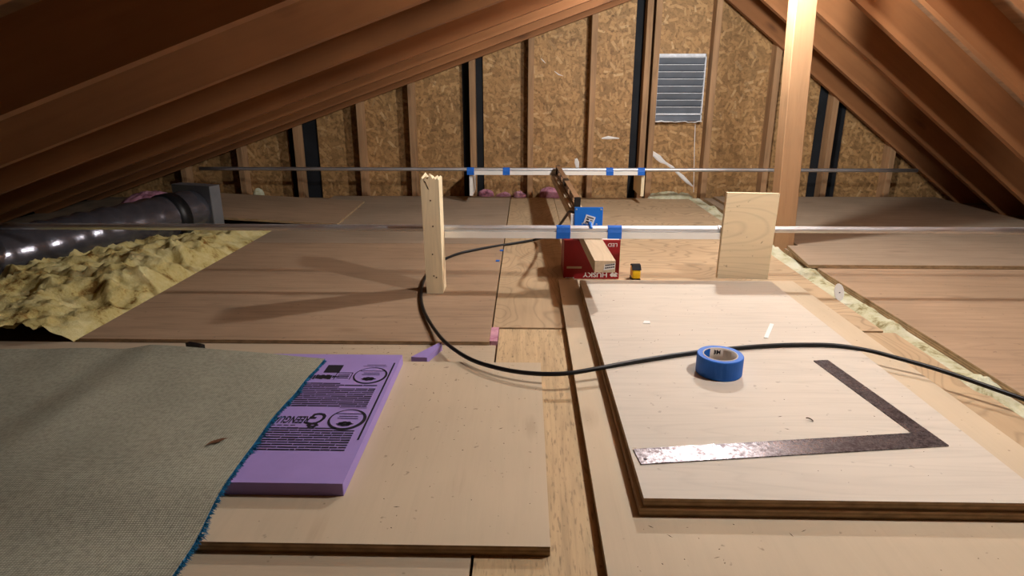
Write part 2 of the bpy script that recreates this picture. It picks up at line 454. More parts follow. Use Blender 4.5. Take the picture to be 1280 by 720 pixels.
mb = MB(); mb.box(-.019, .019, -2.6, 4.37, 1.355, 1.55)
tag(mb.build('trim_1', M['rafter'], loc=(RIDGE_X, 0, 0)), kind='structure')
mb = MB(); mb.box(-3.0, 3.1, -2.68, -2.6, -.08, 1.75)
tag(mb.build('wall_front', M['roofdeck']), kind='structure')

# ------------------------------------------------------------------ lamps on the ridge
def lamp(x, y, z, mat, label, which):
    e = empty('ceiling_lamp_%s_offscreen' % which, (x, y, z + .07), label, 'lamp', 'bare bulbs along the roof ridge')
    zt = ztop(x)
    mb = MB(); mb.box(-.045, .045, -.05, .05, .045, zt - z - .07 + .165)
    mb.build('mounting_block', M['stud'], e, (0, 0, 0))
    mb = MB(); mb.lathe([(0, .045), (.05, .045), (.05, .035), (.032, .015), (.025, -.012), (.017, -.012), (.0, -.012)], 20)
    mb.build('lampholder', M['ceramic'], e, (0, 0, 0), smooth=True)
    pr = [(0, -.1)] + [(.03 * math.sin(a), -.07 - .03 * math.cos(a)) for a in [i * math.pi / 10 for i in range(1, 8)]] + [(.016, -.035), (.013, -.012)]
    mb = MB(); mb.lathe(pr, 14)
    mb.build('bulb_%s_offscreen' % which, mat, e, (0, 0, 0), smooth=True)
lamp(.96, 1.31, 1.30, M['bulb_near'], 'bare glowing bulb in porcelain holder above the pale plywood stack', 'near')
lamp(.87, 2.75, 1.215, M['bulb_far'], 'bare glowing bulb in porcelain holder beside the square roof post', 'far')

# ------------------------------------------------------------------ gable vent
vx0, vx1, vz0, vz1 = .850, 1.160, .505, .925
ve = empty('gable_vent', ((vx0 + vx1) / 2, WY, vz0), 'rectangular slatted gable vent with white metal frame set into the sheathing', 'vent')
def vpart(name, mat, x0, x1, y0, y1, z0, z1, bevel=0):
    mb = MB(); mb.box(x0, x1, y0, y1, z0, z1); return mb.build(name, mat, ve, bevel=bevel)
vpart('backing', M['felt'], vx0, vx1, WY - .006, WY - .001, vz0, vz1)
vpart('frame', M['vent_paint'], vx0, vx0 + .007, WY - .03, WY - .006, vz0, vz1)
vpart('frame', M['vent_paint'], vx1 - .007, vx1, WY - .03, WY - .006, vz0, vz1)
vpart('frame', M['vent_paint'], vx0, vx1, WY - .03, WY - .006, vz1 - .018, vz1)
vpart('frame', M['vent_paint'], vx0, vx1, WY - .03, WY - .006, vz0 + .04, vz0 + .050)
mb = MB()
mb.add([(vx0 + .004, WY - .012, vz0 + .042), (vx1 - .004, WY - .012, vz0 + .042), (vx1 - .012, WY - .045, vz0 + .004), (vx0 + .004, WY - .045, vz0 - .002),
        (vx0 + .004, WY - .006, vz0 + .042), (vx1 - .004, WY - .006, vz0 + .042), (vx1 - .012, WY - .006, vz0 + .0), (vx0 + .004, WY - .006, vz0 - .006)],
       [(0, 1, 2, 3), (7, 6, 5, 4), (0, 4, 5, 1), (1, 5, 6, 2), (2, 6, 7, 3), (3, 7, 4, 0)])
mb.build('sloped_sill', M['vent_slat'], ve)
mb = MB()
pts = [(vx0 + .0 + i * (vx1 - vx0) / 14, WY - .046, vz0 - .004 + random.uniform(-.004, .006)) for i in range(15)]
mb.tube(pts, [.002 + random.random() * .0035 for _ in pts], 6); mb.build('caulk_bead', M['white'], ve, smooth=True)
zs0, zs1 = vz0 + .05, vz1 - .018
nsl = 8; dz = (zs1 - zs0) / nsl
for i in range(nsl):
    z0 = zs0 + i * dz
    mb = MB()
    y0, y1 = WY - .028, WY - .008
    prof = [(y1, z0 + .002), (y0, z0 + dz - .006), (y0, z0 + dz - .004), (y1, z0 + .004)]
    v = [(vx0 + .007, a, b) for a, b in prof] + [(vx1 - .007, a, b) for a, b in prof]
    mb.add(v, [(0, 1, 2, 3), (7, 6, 5, 4), (0, 4, 5, 1), (1, 5, 6, 2), (2, 6, 7, 3), (3, 7, 4, 0)])
    sl = mb.build('slat', M['vent_slat'], ve)
    mb = MB(); mb.box(vx0 + .007, vx1 - .007, y0 - .003, y0 + .001, z0 + dz - .006, z0 + dz - .0025)
    mb.build('slat_lip', M['vent_paint'], sl)

# ------------------------------------------------------------------ roof post
mb = MB(); mb.box(-.044, .044, -.044, .044, 0, 1.47)
tag(mb.build('roof_post', M['post'], loc=(1.205, 2.93, FZ - .002), rot=(0, math.radians(-2.2), 0), bevel=.003),
    'square wooden roof post standing in the insulation gap', 'post')

# ------------------------------------------------------------------ loose boards
def board(name, label, cat, poly, z0, z1, mat, edge='edge', group=None, bevel=.001):
    mb = MB(); mb.prism(poly, z0, z1, 0, 1)
    return tag(mb.build(name, [M[mat], M[edge]], bevel=bevel), label, cat, group)
def rect(x0, x1, y0, y1): return [(x0, y0), (x1, y0), (x1, y1), (x0, y1)]
board('plywood_sheet', 'large smooth tan sheet lying under the pale plywood stack', 'board', rect(.126, 1.008, .30, 2.300), .0012, .0195, 'tan')
board('plywood_sheet', 'lower plywood sheet of the stack, mostly hidden under the pale one', 'board', rect(.196, .872, .910, 2.165), .020, .0345, 'tan', 'edge')
board('plywood_sheet', 'pale whitish plywood sheet on top of the stack, carrying the steel square', 'board',
      [(.203, .915), (.885, .915), (.882, 2.19), (.197, 2.19)], .035, .051, 'ply_white', 'edge')
board('plywood_sheet', 'tan square of board lying under the purple foam', 'board', rect(-1.12, .043, .832, 1.537), .0002, .0185, 'tan', 'edge')
board('plywood_sheet', 'grey-brown plywood sheet overlapping its neighbour behind the roof post', 'board',
      [(1.166, 2.535), (2.74, 2.535), (2.74, 4.27), (1.262, 4.27), (1.262, 2.875), (1.212, 2.872)], .0045, .019, 'deck_grey', 'edge_pale')
mbp = [(-1.98, 3.30), (-1.005, 3.30), (-1.035, 4.02), (-2.02, 4.02)]
board('plywood_sheet', 'tilted brown plywood offcut propped up beside the duct', 'board', mbp, [.062, .0105, .0105, .062], [.074, .0225, .0225, .074], 'deck_brown', 'edge_pale')
# upright board
mb = MB(); mb.box(-.092, .092, 0, .019, 0, .312, 0)
tag(mb.build('upright_board', [M['ply_face']], loc=(.790, 2.219, .0505), rot=(0, math.radians(1.0), 0), bevel=.0012),
    'short pale plywood board standing upright against the metal pipe', 'board')
# stub post with a splintered top
mb = MB()
tw, td, hh = .0315, .044, .402
n = 13; front = []; back = []
jag = [.0, .012, .002, .010, .004, .008, .026, .016, .006, .010, .003, .009, .002]
for i in range(n):
    x = -tw + 2 * tw * i / (n - 1)
    front.append((x, -td, hh + jag[i])); back.append((x, td, hh + jag[(i + 5) % n] * .7))
v = [(-tw * .93, -td, 0), (tw * .93, -td, 0), (tw * .93, td, 0), (-tw * .93, td, 0)] + front + back
fs = [(0, 3, 2, 1), tuple([0, 1] + [4 + i for i in range(n - 1, -1, -1)]), tuple([2, 3] + [4 + n + i for i in range(n)]),
      (1, 2, 4 + n + n - 1, 4 + n - 1), (3, 0, 4, 4 + n)]
fs += [(4 + i, 4 + i + 1, 4 + n + i + 1, 4 + n + i) for i in range(n - 1)]
mb.add(v, fs)
stub = mb.build('wooden_stake', M['lumber'], loc=(-.322, 2.192, .0098), rot=(0, math.radians(-.6), 0))
tag(stub, 'upright pale wooden stake with a splintered top', 'stake')
for (x, z) in ((0, .335), (.004, .245), (-.002, .145), (.008, .060), (-.001, .066)):
    mb = MB(); mb.lathe([(0, 0), (.0028, 0), (.0028, .0012), (0, .0012)], 8)
    mb.v = [(a[0] + x, -td - a[2], a[1] + z) for a in mb.v]
    mb.build('nail_hole', M['chip'], stub, (0, 0, 0))
mb = MB(); mb.add([(-.022, -td - .0008, .405), (-.014, -td - .0008, .40), (-.003, -td - .0008, .372), (-.008, -td - .0008, .375), (-.014, -td - .0008, .392)], [(0, 1, 2, 3, 4)])
mb.build('torn_knot', M['chip'], stub, (0, 0, 0))

# ------------------------------------------------------------------ beam on its carton
bx = lambda y: .252 - .026 * (y - 1.93)
beam = empty('wooden_beam', (bx(2.4), 2.4, .155), 'pale wooden beam running from the red carton towards the gable wall', 'beam')
mb = MB()
y0, y1 = 1.93, 4.10
mb.prism([(bx(y0) - .033, y0), (bx(y0) + .033, y0), (bx(y1) + .033, y1), (bx(y1) - .033, y1)], .155, .193)
bo = mb.build('timber', M['boom'], beam, bevel=.0015)
st = MB(); st.add([(bx(y0) - .004, y0 - .0008, .162), (bx(y0) + .030, y0 - .0008, .167), (bx(y0) + .033, y0 - .0008, .186), (bx(y0) - .002, y0 - .0008, .181)], [(0, 1, 2, 3)])
sk = st.build('sticker', M['white'], beam); sk['label'] = 'white paper sticker on the sawn end'
st = MB()
for k in range(2):
    for j in range(5):
        xx = bx(y0) + .001 + j * .006; zz = .1675 + k * .0085 + j * .0008
        st.add([(xx, y0 - .0014, zz), (xx + .0048, y0 - .0014, zz + .0006), (xx + .0048, y0 - .0014, zz + .0052), (xx, y0 - .0014, zz + .0046)], [(0, 1, 2, 3)])
st.build('sticker_print', M['ink'], sk)
st = MB(); st.box(.163, .181, 3.995, 4.045, .168, .193); st.build('end_block', M['strip'], beam)

# red carton
cx0, cx1, cy0, cy1, cz0, cz1 = .150, .366, 2.375, 2.55, .0008, .155
cart = empty('carton', ((cx0 + cx1) / 2, (cy0 + cy1) / 2, cz0), 'glossy red cardboard carton with upside-down white lettering under the beam', 'box')
mb = MB(); mb.box(cx0, cx1, cy0, cy1, cz0, cz1); mb.build('carton_body', M['red'], cart, bevel=.001)
mb = MB(); mb.box(cx0 + .112, cx1 - .003, cy0 + .012, cy1 - .02, cz1, cz1 + .0006); mb.build('lid_label', M['white'], cart)
mb = MB(); mb.box(cx0 + .112, cx1 - .003, cy0 + .028, cy0 + .046, cz1 + .0006, cz1 + .0010); mb.build('lid_stripe', M['red'], cart)
def up_text(body, size, x, z, **k):
    m4 = Matrix.Translation((x, cy0 - .0012, z)) @ Matrix.Rotation(math.pi, 4, 'Y') @ Matrix.Rotation(math.pi / 2, 4, 'X')
    mb = MB(); text_mesh(body, size, m4, mb, **k); return mb
up_text('HUSKY', .026, cx0 + .124, cz0 + .0175, bold=.0006, sx=1.15).build('lettering', M['white'], cart)
up_text('LED', .020, cx1 - .030, cz1 - .017, sx=1.1).build('lettering', M['white'], cart)
mb = MB()
for dx_ in (0, .013):
    x = cx1 - .036 + dx_; z = cz0 + .0175
    mb.add([(x, cy0 - .0012, z), (x + .010, cy0 - .0012, z + .010), (x + .020, cy0 - .0012, z + .003), (x + .012, cy0 - .0012, z + .001), (x + .018, cy0 - .0012, z - .007), (x + .006, cy0 - .0012, z - .009)], [(0, 1, 2, 3, 4, 5)])
mb.build('logo', M['white'], cart)
mb = MB(); mb.box(cx0 + .012, cx0 + .070, cy0 - .0012, cy0 - .0004, cz0 + .042, cz0 + .050); mb.build('paper_label', M['beige'], cart)
mb = MB()
for i in range(7):
    x = cx0 + .008 + i * .005; mb.box(x, x + .0036, cy0 - .0012, cy0 - .0004, cz0 + .0035, cz0 + .006)
mb.build('small_print', M['white'], cart)

# spirit level on the beam
lv = empty('spirit_level', (.21, 3.4, .193), 'long brown spirit level with black end cap standing on the beam', 'level')
la, lb = Vector((.2285, 2.765, .1935)), Vector((.201, 3.985, .1935))
ld = (lb - la).normalized(); ln = Vector((ld.y, -ld.x, 0))
def lbox(name, mat, t0, t1, hw, z0, z1, off=0, parent=None):
    mb = MB(); a = la + ld * t0; b = la + ld * t1
    pl = [a - ln * hw + ln * off, a + ln * hw + ln * off, b + ln * hw + ln * off, b - ln * hw + ln * off]
    mb.prism([(p.x, p.y) for p in pl], .1935 + z0, .1935 + z1); return mb.build(name, mat, parent or lv, bevel=.0008)
lbox('flange', M['level'], .02, 1.21, .0125, 0, .006)
lbox('flange', M['level'], .02, 1.21, .0125, .053, .059)
for t0, t1 in ((.02, .10), (.20, .36), (.46, .56), (.64, .80), (.92, 1.02), (1.12, 1.21)):
    lbox('web', M['level'], t0, t1, .004, .006, .053)
lbox('web', M['level'], .02, 1.21, .004, .006, .016); lbox('web', M['level'], .02, 1.21, .004, .043, .053)
lbox('end_cap', M['black'], 0, .02, .0135, -.0, .061); lbox('end_cap', M['black'], 1.21, 1.225, .0135, 0, .061)
lbox('vial_block', M['black'], .56, .64, .0125, .030, .0602)

# ------------------------------------------------------------------ taped pipes
def pipe_set(y, z, x0, x1, sx0, sx1, r, tapes, label, sh):
    e = empty('taped_pipe', ((sx0 + sx1) / 2, y, z - r - sh), label, 'pipe')
    mb = MB(); n = 24
    mb.tube([(x0 + (x1 - x0) * i / n, y, z) for i in range(n + 1)], r, 14); mb.build('pipe', M['pipe'], e, smooth=True)
    mb = MB(); mb.box(sx0, sx1, y - .016, y + .016, z - r - sh, z - r + .0015); mb.build('wood_strip', M['strip'], e, bevel=.001)
    for tx, tw_ in tapes:
        mb = MB(); g = .0014; prof = []
        for k in range(9):
            a = math.pi * k / 8
            prof.append((y + (r + g) * math.cos(a), z + (r + g) * math.sin(a)))
        prof += [(y - .016 - g, z - r + .001), (y - .016 - g, z - r - sh - g * .3), (y + .016 + g, z - r - sh - g * .3), (y + .016 + g, z - r + .001)]
        N = len(prof)
        v = [(tx - tw_ / 2 + random.uniform(-.001, .001), a, b) for a, b in prof] + [(tx + tw_ / 2 + random.uniform(-.001, .001), a, b) for a, b in prof]
        mb.add(v, [(i, (i + 1) % N, N + (i + 1) % N, N + i) for i in range(N)] + [tuple(range(N - 1, -1, -1)), tuple(range(N, 2 * N))])
        mb.build('tape_band', M['blue'], e)
    return e
np_ = pipe_set(2.25, .227, -1.95, 1.80, -.292, .705, .0118, [(.137, .050), (.322, .050)],
               'metal pipe taped to a white strip, passing in front of the blue plate', .021)
pipe_set(4.03, .224, -2.08, 2.44, -.345, .742, .0115, [(-.348, .045), (-.122, .045), (.528, .045), (.725, .045)],
         'metal pipe taped to a white strip, running along the gable wall studs', .021)
mb = MB(); mb.tube([(.690, 2.25, .227), (.702, 2.25, .227)], .0145, 14); mb.build('coupling', M['pipe'], np_, smooth=True)
for sx, lab in ((-.348, 'white painted block nailed to the stud between two black felt strips'), (.742, 'wooden block nailed beside the double stud left of the vent')):
    mb = MB(); mb.box(sx - .010, sx + .010, 4.035, 4.32, .056, .1925)
    tag(mb.build('support_block', M['strip'] if sx < 0 else M['lumber'], bevel=.001), lab, 'block', 'blocks holding the far pipe')

# blue terminal plate
pe = empty('terminal_plate', (.232, 2.30, .193), 'blue plastic terminal plate standing on the beam behind the pipe', 'plate')
mb = MB(); mb.box(.180, .284, 2.2985, 2.3045, .1932, .296); mb.build('plate', M['blue_pl'], pe, bevel=.002)
lab_c = Vector((.235, 2.2965, .250))
def quad_on(cx, cz, wdt, hgt, rot, y, mb, m=0):
    c, s = math.cos(rot), math.sin(rot)
    pts = [(-wdt / 2, -hgt / 2), (wdt / 2, -hgt / 2), (wdt / 2, hgt / 2), (-wdt / 2, hgt / 2)]
    mb.add([(cx + a * c - b * s, y, cz + a * s + b * c) for a, b in pts], [(0, 1, 2, 3)], m)
mb = MB()
c, s = math.cos(-.3), math.sin(-.3)
mb.prism([(0, 0)] * 0 + [(.2355 + (a * c - b * s), .249 + (a * s + b * c)) for a, b in ((-.018, -.017), (.018, -.017), (.018, .017), (-.018, .017))], 0, .004)
mb.v = [(p[0], 2.2985 - p[2], p[1]) for p in mb.v]
lb_ = mb.build('connector_label', M['white'], pe); lb_['label'] = 'white label with black marks'
mb = MB()
for (a, b, ww, h2) in ((0, .010, .026, .004), (-.008, .002, .010, .006), (.007, .001, .010, .003), (0, -.008, .024, .006), (-.010, -.014, .008, .003)):
    quad_on(.2355 + a * c - b * s, .249 + a * s + b * c, ww, h2, -.3, 2.2940, mb)
mb.build('label_print', M['ink'], lb_)
for x, z in ((.187, .289), (.277, .289), (.21, .236), (.262, .234)):
    mb = MB(); mb.lathe([(0, 0), (.0035, 0), (.003, .002), (0, .0025)], 8); mb.v = [(x + p[0], 2.2985 - p[2], z + p[1]) for p in mb.v]
    mb.build('screw', M['vent_metal'], pe)
mb = MB(); mb.tube([(.236, 2.298, .236), (.236, 2.272, .243), (.236, 2.248, .2415), (.236, 2.236, .232)], .006, 8); mb.build('clamp_strap', M['blue_pl'], pe)
mb = MB(); mb.box(.168, .182, 2.306, 2.312, .22, .27); mb.build('backing_card', M['strip'], pe)

# ------------------------------------------------------------------ black cable
cab = [(.200, 2.325, .262)] + [tuple(ony(*q)) for q in ((713, 264.5, 2.38), (707, 271, 2.47), (700, 280.5, 2.58), (692, 289, 2.70), (682, 295.5, 2.84))]
cpx = [(669, 299.5, .016), (655, 302, .0125), (630, 306, .0125), (600, 311, .0165), (570, 318, .0165), (546, 330, .0165), (531, 348, .0165), (526.5, 366, .0165), (529, 386, .018), (540, 407, .022), (557, 428, .030),
       (586, 448, .034), (622, 460, .038), (662, 466.5, .042), (705, 467, .047), (745, 461, .053), (795, 451.5, .0575), (850, 443, .0575), (900, 437, .0575), (945, 433, .0575), (990, 431, .0575),
       (1040, 431.5, .0575), (1080, 437, .056), (1120, 447, .053)]
cab += [tuple(onz(*q)) for q in cpx]
cab += [(1.04, 1.44, .045), (1.15, 1.32, .032), (1.30, 1.20, .0115), (1.6, 1.05, .0105), (2.1, .95, .0105)]
mb = MB(); mb.tube(spline(cab, 8), .0056, 10)
tag(mb.build('coax_cable', M['black'], smooth=True), 'thick black cable curving across the floor and the plywood stack', 'cable')

# ------------------------------------------------------------------ tape measure
tx, ty, tz = .428, 2.368, .0012
tm = empty('tape_measure', (tx, ty, tz), 'small yellow and black tape measure standing on the floor', 'tape measure')
mb = MB(); mb.box(tx - .017, tx + .017, ty - .028, ty + .030, tz, tz + .009); mb.build('base', M['black'], tm, bevel=.003)
prof = [(-.029, .010), (.029, .010), (.031, .035), (.024, .052), (.008, .061), (-.012, .060), (-.026, .050), (-.031, .035)]
mb = MB(); N = len(prof)
v = [(tx - .0155, ty + a, tz + b) for a, b in prof] + [(tx + .0155, ty + a, tz + b) for a, b in prof]
mb.add(v, [tuple(range(N - 1, -1, -1)), tuple(range(N, 2 * N))] + [(i, (i + 1) % N, N + (i + 1) % N, N + i) for i in range(N)])
mb.build('yellow_case', M['yellow'], tm, bevel=.004)
mb = MB()
pr2 = [(.024, .053), (.008, .0625), (-.012, .0615), (-.027, .051), (-.0312, .046), (-.0275, .046), (-.024, .049), (-.011, .058), (.007, .059), (.022, .051)]
N = len(pr2); v = [(tx - .0172, ty + a, tz + b) for a, b in pr2] + [(tx + .0172, ty + a, tz + b) for a, b in pr2]
mb.add(v, [tuple(range(N - 1, -1, -1)), tuple(range(N, 2 * N))] + [(i, (i + 1) % N, N + (i + 1) % N, N + i) for i in range(N)])
mb.build('rubber_grip', M['felt'], tm)

# ------------------------------------------------------------------ roll of blue tape
rx, ry, rz = .473, 1.418, .0512
rl = empty('tape_roll', (rx, ry, rz), 'roll of blue masking tape lying flat on the pale plywood', 'tape roll')
mb = MB(); mb.lathe([(.041, .001), (.053, 0), (.0545, .002), (.0545, .046), (.053, .048), (.041, .047)], 48, 0, rx, ry, True)
mb.v = [(p[0], p[1], p[2] + rz) for p in mb.v]; mb.build('tape', M['blue'], rl, smooth=False)
mb = MB(); mb.lathe([(.0385, .0005), (.041, .0005), (.041, .0478), (.0385, .0478)], 48, 0, rx, ry, True)
mb.v = [(p[0], p[1], p[2] + rz) for p in mb.v]; cr = mb.build('cardboard_core', M['core'], rl, smooth=True); cr['label'] = 'cardboard core with printed panels'
def arc_panel(a0, a1, z0, z1, mat, name, r=.0382):
    mb = MB(); v = []; K = 8
    for i in range(K + 1):
        a = math.radians(a0 + (a1 - a0) * i / K); v += [(rx + r * math.cos(a), ry + r * math.sin(a), rz + z0), (rx + r * math.cos(a), ry + r * math.sin(a), rz + z1)]
    mb.add(v, [(2 * i, 2 * i + 2, 2 * i + 3, 2 * i + 1) for i in range(K)]); return mb.build(name, mat, cr)
arc_panel(112, 175, .020, .047, M['blue'], 'printed_panel')
arc_panel(30, 62, .022, .044, M['core'], 'printed_panel', .0381)
arc_panel(70, 108, .004, .017, M['blue'], 'printed_panel')
a = math.radians(84); m4 = Matrix.Translation((rx + .0376 * math.cos(a), ry + .0376 * math.sin(a), rz + .036)) @ Matrix.Rotation(a - math.pi / 2, 4, 'Z') @ Matrix.Rotation(math.pi / 2, 4, 'X')
mb = MB(); text_mesh('3M', .015, m4, mb, bold=.0006); mb.build('core_print', M['ink'], cr)

# ------------------------------------------------------------------ steel square
sq = empty('framing_square', (.5, 1.06, .0512), 'rusty steel carpenter square lying on the pale plywood', 'square')
O = Vector((.8205, 1.090)); d = Vector((.9922, .1246)); nn = Vector((-d.y, d.x))
def P2(a, b): q = O + d * a + nn * b; return (q.x, q.y)
mb = MB(); mb.prism([P2(-.610, .0), P2(0, 0), P2(0, .051), P2(-.610, .051)], .0512, .0536); mb.build('blade', M['steel'], sq, bevel=.0004)
mb = MB(); mb.prism([P2(-.038, .051), P2(0, .051), P2(0, .406), P2(-.038, .406)], .0512, .0536); mb.build('tongue', M['steel'], sq, bevel=.0004)
mb = MB(); q = P2(-.598, .014); mb.lathe([(0, .0537), (.0035, .0537), (.0035, .0538), (0, .0538)], 12, 0, *q); mb.build('hang_hole', M['ink'], sq)
mb = MB()
for i in range(150):
    a = -.606 + i * .004; h = .012 if i % 6 == 0 else (.008 if i % 3 == 0 else .005)
    for b0, b1 in ((.051 - h, .0508),):
        p = [P2(a, b0), P2(a + .0009, b0), P2(a + .0009, b1), P2(a, b1)]
        mb.add([(x, y, .05375) for x, y in p], [(0, 1, 2, 3)])
mb.build('graduations', M['ink'], sq)

# ------------------------------------------------------------------ purple foam board
fx0, fx1, fy0, fy1, fz0, fz1 = -.930, -.320, .955, 1.522, .0188, .0440
fo = empty('foam_board', ((fx0 + fx1) / 2, (fy0 + fy1) / 2, fz0), 'purple foam insulation board with black printing lying half under the carpet', 'foam board')
mb = MB(); mb.box(fx0, fx1, fy0, fy1, fz0, fz1); mb.build('board', M['foam'], fo, bevel=.001)
fz = fz1 + .0006
def fq(mb, x0, x1, y0, y1): mb.add([(x0, y0, fz), (x1, y0, fz), (x1, y1, fz), (x0, y1, fz)], [(0, 1, 2, 3)])
def FP(x, y): p = onz(x, y, fz1); return p.x, p.y
mb = MB(); fq(mb, fx1 - .012, fx1 - .008, 1.10, 1.47); mb.build('edge_line', M['ink'], fo)
def lines(ytop, ybot, n, xr, xl, ragged):
    mb = MB()
    for i in range(n):
        y = ytop + (ybot - ytop) * i / (n - 1); x = xr - (random.uniform(.02, .09) if i < ragged and i % 2 == 0 else 0)
        th = abs(ytop - ybot) / n * .33
        while x > xl:
            wd = random.uniform(.008, .045); fq(mb, max(xl, x - wd), x, y - th * random.uniform(.7, 1.1), y + th * random.uniform(.7, 1.0)); x -= wd + random.uniform(.0008, .0018)
    return mb
x_r = FP(473, 481)[0]
lines(FP(473, 480)[1], FP(460, 508)[1], 13, FP(472, 481)[0], -.66, 3).build('printed_lines', M['ink'], fo)
lines(FP(440, 536)[1], FP(430, 563)[1], 10, FP(444, 537)[0], -.62, 1).build('printed_lines', M['ink'], fo)
def ring(cx, cy, a, b, t, name):
    mb = MB(); K = 40; v = []
    for i in range(K):
        q = 2 * math.pi * i / K; tt = t * (1 + .5 * math.cos(q + 1))
        v += [(cx + a * math.cos(q), cy + b * math.sin(q), fz), (cx + (a - tt) * math.cos(q), cy + (b - tt) * math.sin(q), fz)]
    mb.add(v, [(2 * i, 2 * ((i + 1) % K), 2 * ((i + 1) % K) + 1, 2 * i + 1) for i in range(K)])
    for j, (w_, yy) in enumerate(((.030, .55), (.020, .30), (.022, .10))): fq(mb, cx - w_, cx + w_, cy + b * yy - .0012, cy + b * yy + .0012)
    for k in range(7):
        q = 2 * math.pi * k / 7; px_, py_ = cx + .010 * math.cos(q), cy - b * .42 + .006 * math.sin(q)
        v = [(px_ + .006 * math.cos(z), py_ + .0045 * math.sin(z), fz + .0002) for z in [i * math.pi / 4 for i in range(8)]]; mb.add(v, [tuple(range(8))])
    fq(mb, cx - .018, cx + .018, cy - b * .42 - .0016, cy - b * .42 + .0016)
    for k in range(2): fq(mb, cx - .03 + k * .008, cx + .03 - k * .004, cy + b + .006 + k * .008, cy + b + .0078 + k * .008)
    mb.build(name, M['ink'], fo)
c1 = FP(463, 469.5); ring(c1[0], c1[1], .041, .046, .0045, 'printed_emblem')
c2 = FP(434, 524.5); ring(c2[0], c2[1], .040, .044, .006, 'printed_emblem')
a, b = FP(405, 466), FP(428, 456)
mb = MB(); fq(mb, FP(404, 466)[0], FP(424, 466)[0], FP(410, 466)[1], FP(418, 456.5)[1]); mb.build('printed_square', M['ink'], fo)
def flip_text(body, size, x, y, mb, **k):
    m4 = Matrix.Translation((x, y, fz)) @ Matrix.Rotation(math.pi, 4, 'Z'); text_mesh(body, size, m4, mb, **k)
mb = MB()
g = FP(398, 524); flip_text('G', .068, g[0], g[1] + .004, mb, shear=.2, bold=.001, sx=.75)
flip_text('REENGUARD', .040, g[0] - .066, g[1] - .002, mb, shear=.2, bold=.0012, sx=.42)
K = 10
for k in range(6):
    q = 2 * math.pi * k / 6; v = [(g[0] - .004 + .008 * math.cos(q) + .005 * math.cos(z), g[1] - .026 + .006 * math.sin(q) + .004 * math.sin(z), fz + .0002) for z in [i * math.pi / 4 for i in range(8)]]
    mb.add(v, [tuple(range(8))])
for k in range(12): fq(mb, g[0] - .05 - k * .014, g[0] - .04 - k * .014, g[1] - .028, g[1] - .025)
mb.build('lettering', M['ink'], fo)
h = FP(429, 470.5); mb = MB()
for (x0, x1, y0, y1) in ((-.020, .020, .018, .021), (-.020, -.018, -.018, .021), (.018, .020, -.018, .021), (-.014, .014, .008, .011), (-.014, .014, -.002, .003), (-.014, .014, -.011, -.007)):
    fq(mb, h[0] + x0, h[0] + x1, h[1] + y0, h[1] + y1)
mb.build('printed_badge', M['ink'], fo)
h = FP(401, 471); mb = MB()
for k in range(9): fq(mb, h[0] - .03 + k * .006, h[0] - .026 + k * .0066, h[1] - .010 - .002 * (k % 3), h[1] + .008 + .003 * (k % 2))
mb.add([(h[0] + .028, h[1] - .006, fz), (h[0] + .046, h[1] + .001, fz), (h[0] + .028, h[1] + .007, fz)], [(0, 1, 2)])
mb.build('printed_mark', M['ink'], fo)
# offcut wedge
p = [onz(514, 452, .002), onz(534, 453, .002), onz(553, 437, .002), onz(550, 436, .002)]
mb = MB(); mb.prism([(q.x, q.y) for q in p], .0002, [.016, .016, .022, .022])
tag(mb.build('foam_offcut', M['foam'], bevel=.0006), 'small purple foam wedge lying beside the foam board', 'offcut')

# ------------------------------------------------------------------ carpet
def cz(x, y):
    e1 = min(1, max(0, (y - .80) / .15)); e2 = min(1, max(0, (1.62 - y) / .08)); e3 = min(1, max(0, (x + 1.12) / .16))
    f = min(e1, e2, e3); f = f * f * (3 - 2 * f)
    return .0225 + (.0235) * f + .0045 * mnoise.noise((x * 6, y * 3, 3)) + .010 * max(0, mnoise.noise((x * 2.2 + 9, y * 2.0, 1))) * (1 if x < -.75 else max(0, (-.55 - x) / .2))
NX, NY = 46, 46
mb = MB(); top = []; 
def xr(y): return -.512 - .014 * math.sin((y - .72) / .75 * math.pi) + .006 * mnoise.noise((y * 9, 0, 0))
def yt(x): return 1.468 + (.105 * min(1, max(0, (-.50 - x) / .5))) + .012 * math.sin(x * 9)
for j in range(NY + 1):
    for i in range(NX + 1):
        u = i / NX; v_ = j / NY
        x = -1.75; y = .25 + v_ * (1.5 - .25)
        x = -1.75 + u * (xr(y) + 1.75); y = .25 + v_ * (yt(x) - .25)
        x = -1.75 + u * (xr(y) + 1.75)
        top.append((x, y, cz(x, y) + .006))
bot = [(x, y, z - .006) for x, y, z in top]
o = len(top); fs = []
I = lambda i, j: j * (NX + 1) + i
for j in range(NY):
    for i in range(NX): fs.append((I(i, j), I(i + 1, j), I(i + 1, j + 1), I(i, j + 1)))
fb = [tuple(o + k for k in reversed(f)) for f in fs]
sd = []
for i in range(NX): sd += [(I(i, 0), o + I(i, 0), o + I(i + 1, 0), I(i + 1, 0)), (I(i, NY), I(i + 1, NY), o + I(i + 1, NY), o + I(i, NY))]
for j in range(NY): sd += [(I(0, j), I(0, j + 1), o + I(0, j + 1), o + I(0, j)), (I(NX, j), o + I(NX, j), o + I(NX, j + 1), I(NX, j + 1))]
ce = empty('carpet_piece', (-1.1, .9, .0), 'upside-down carpet piece showing grey-green woven backing and frayed blue edge', 'carpet')
mb.add(top + bot, fs, 0); mb.add(top + bot, fb + sd, 1)
mb.build('backing', [M['carpet'], M['pile']], ce, smooth=True)
mb = MB()
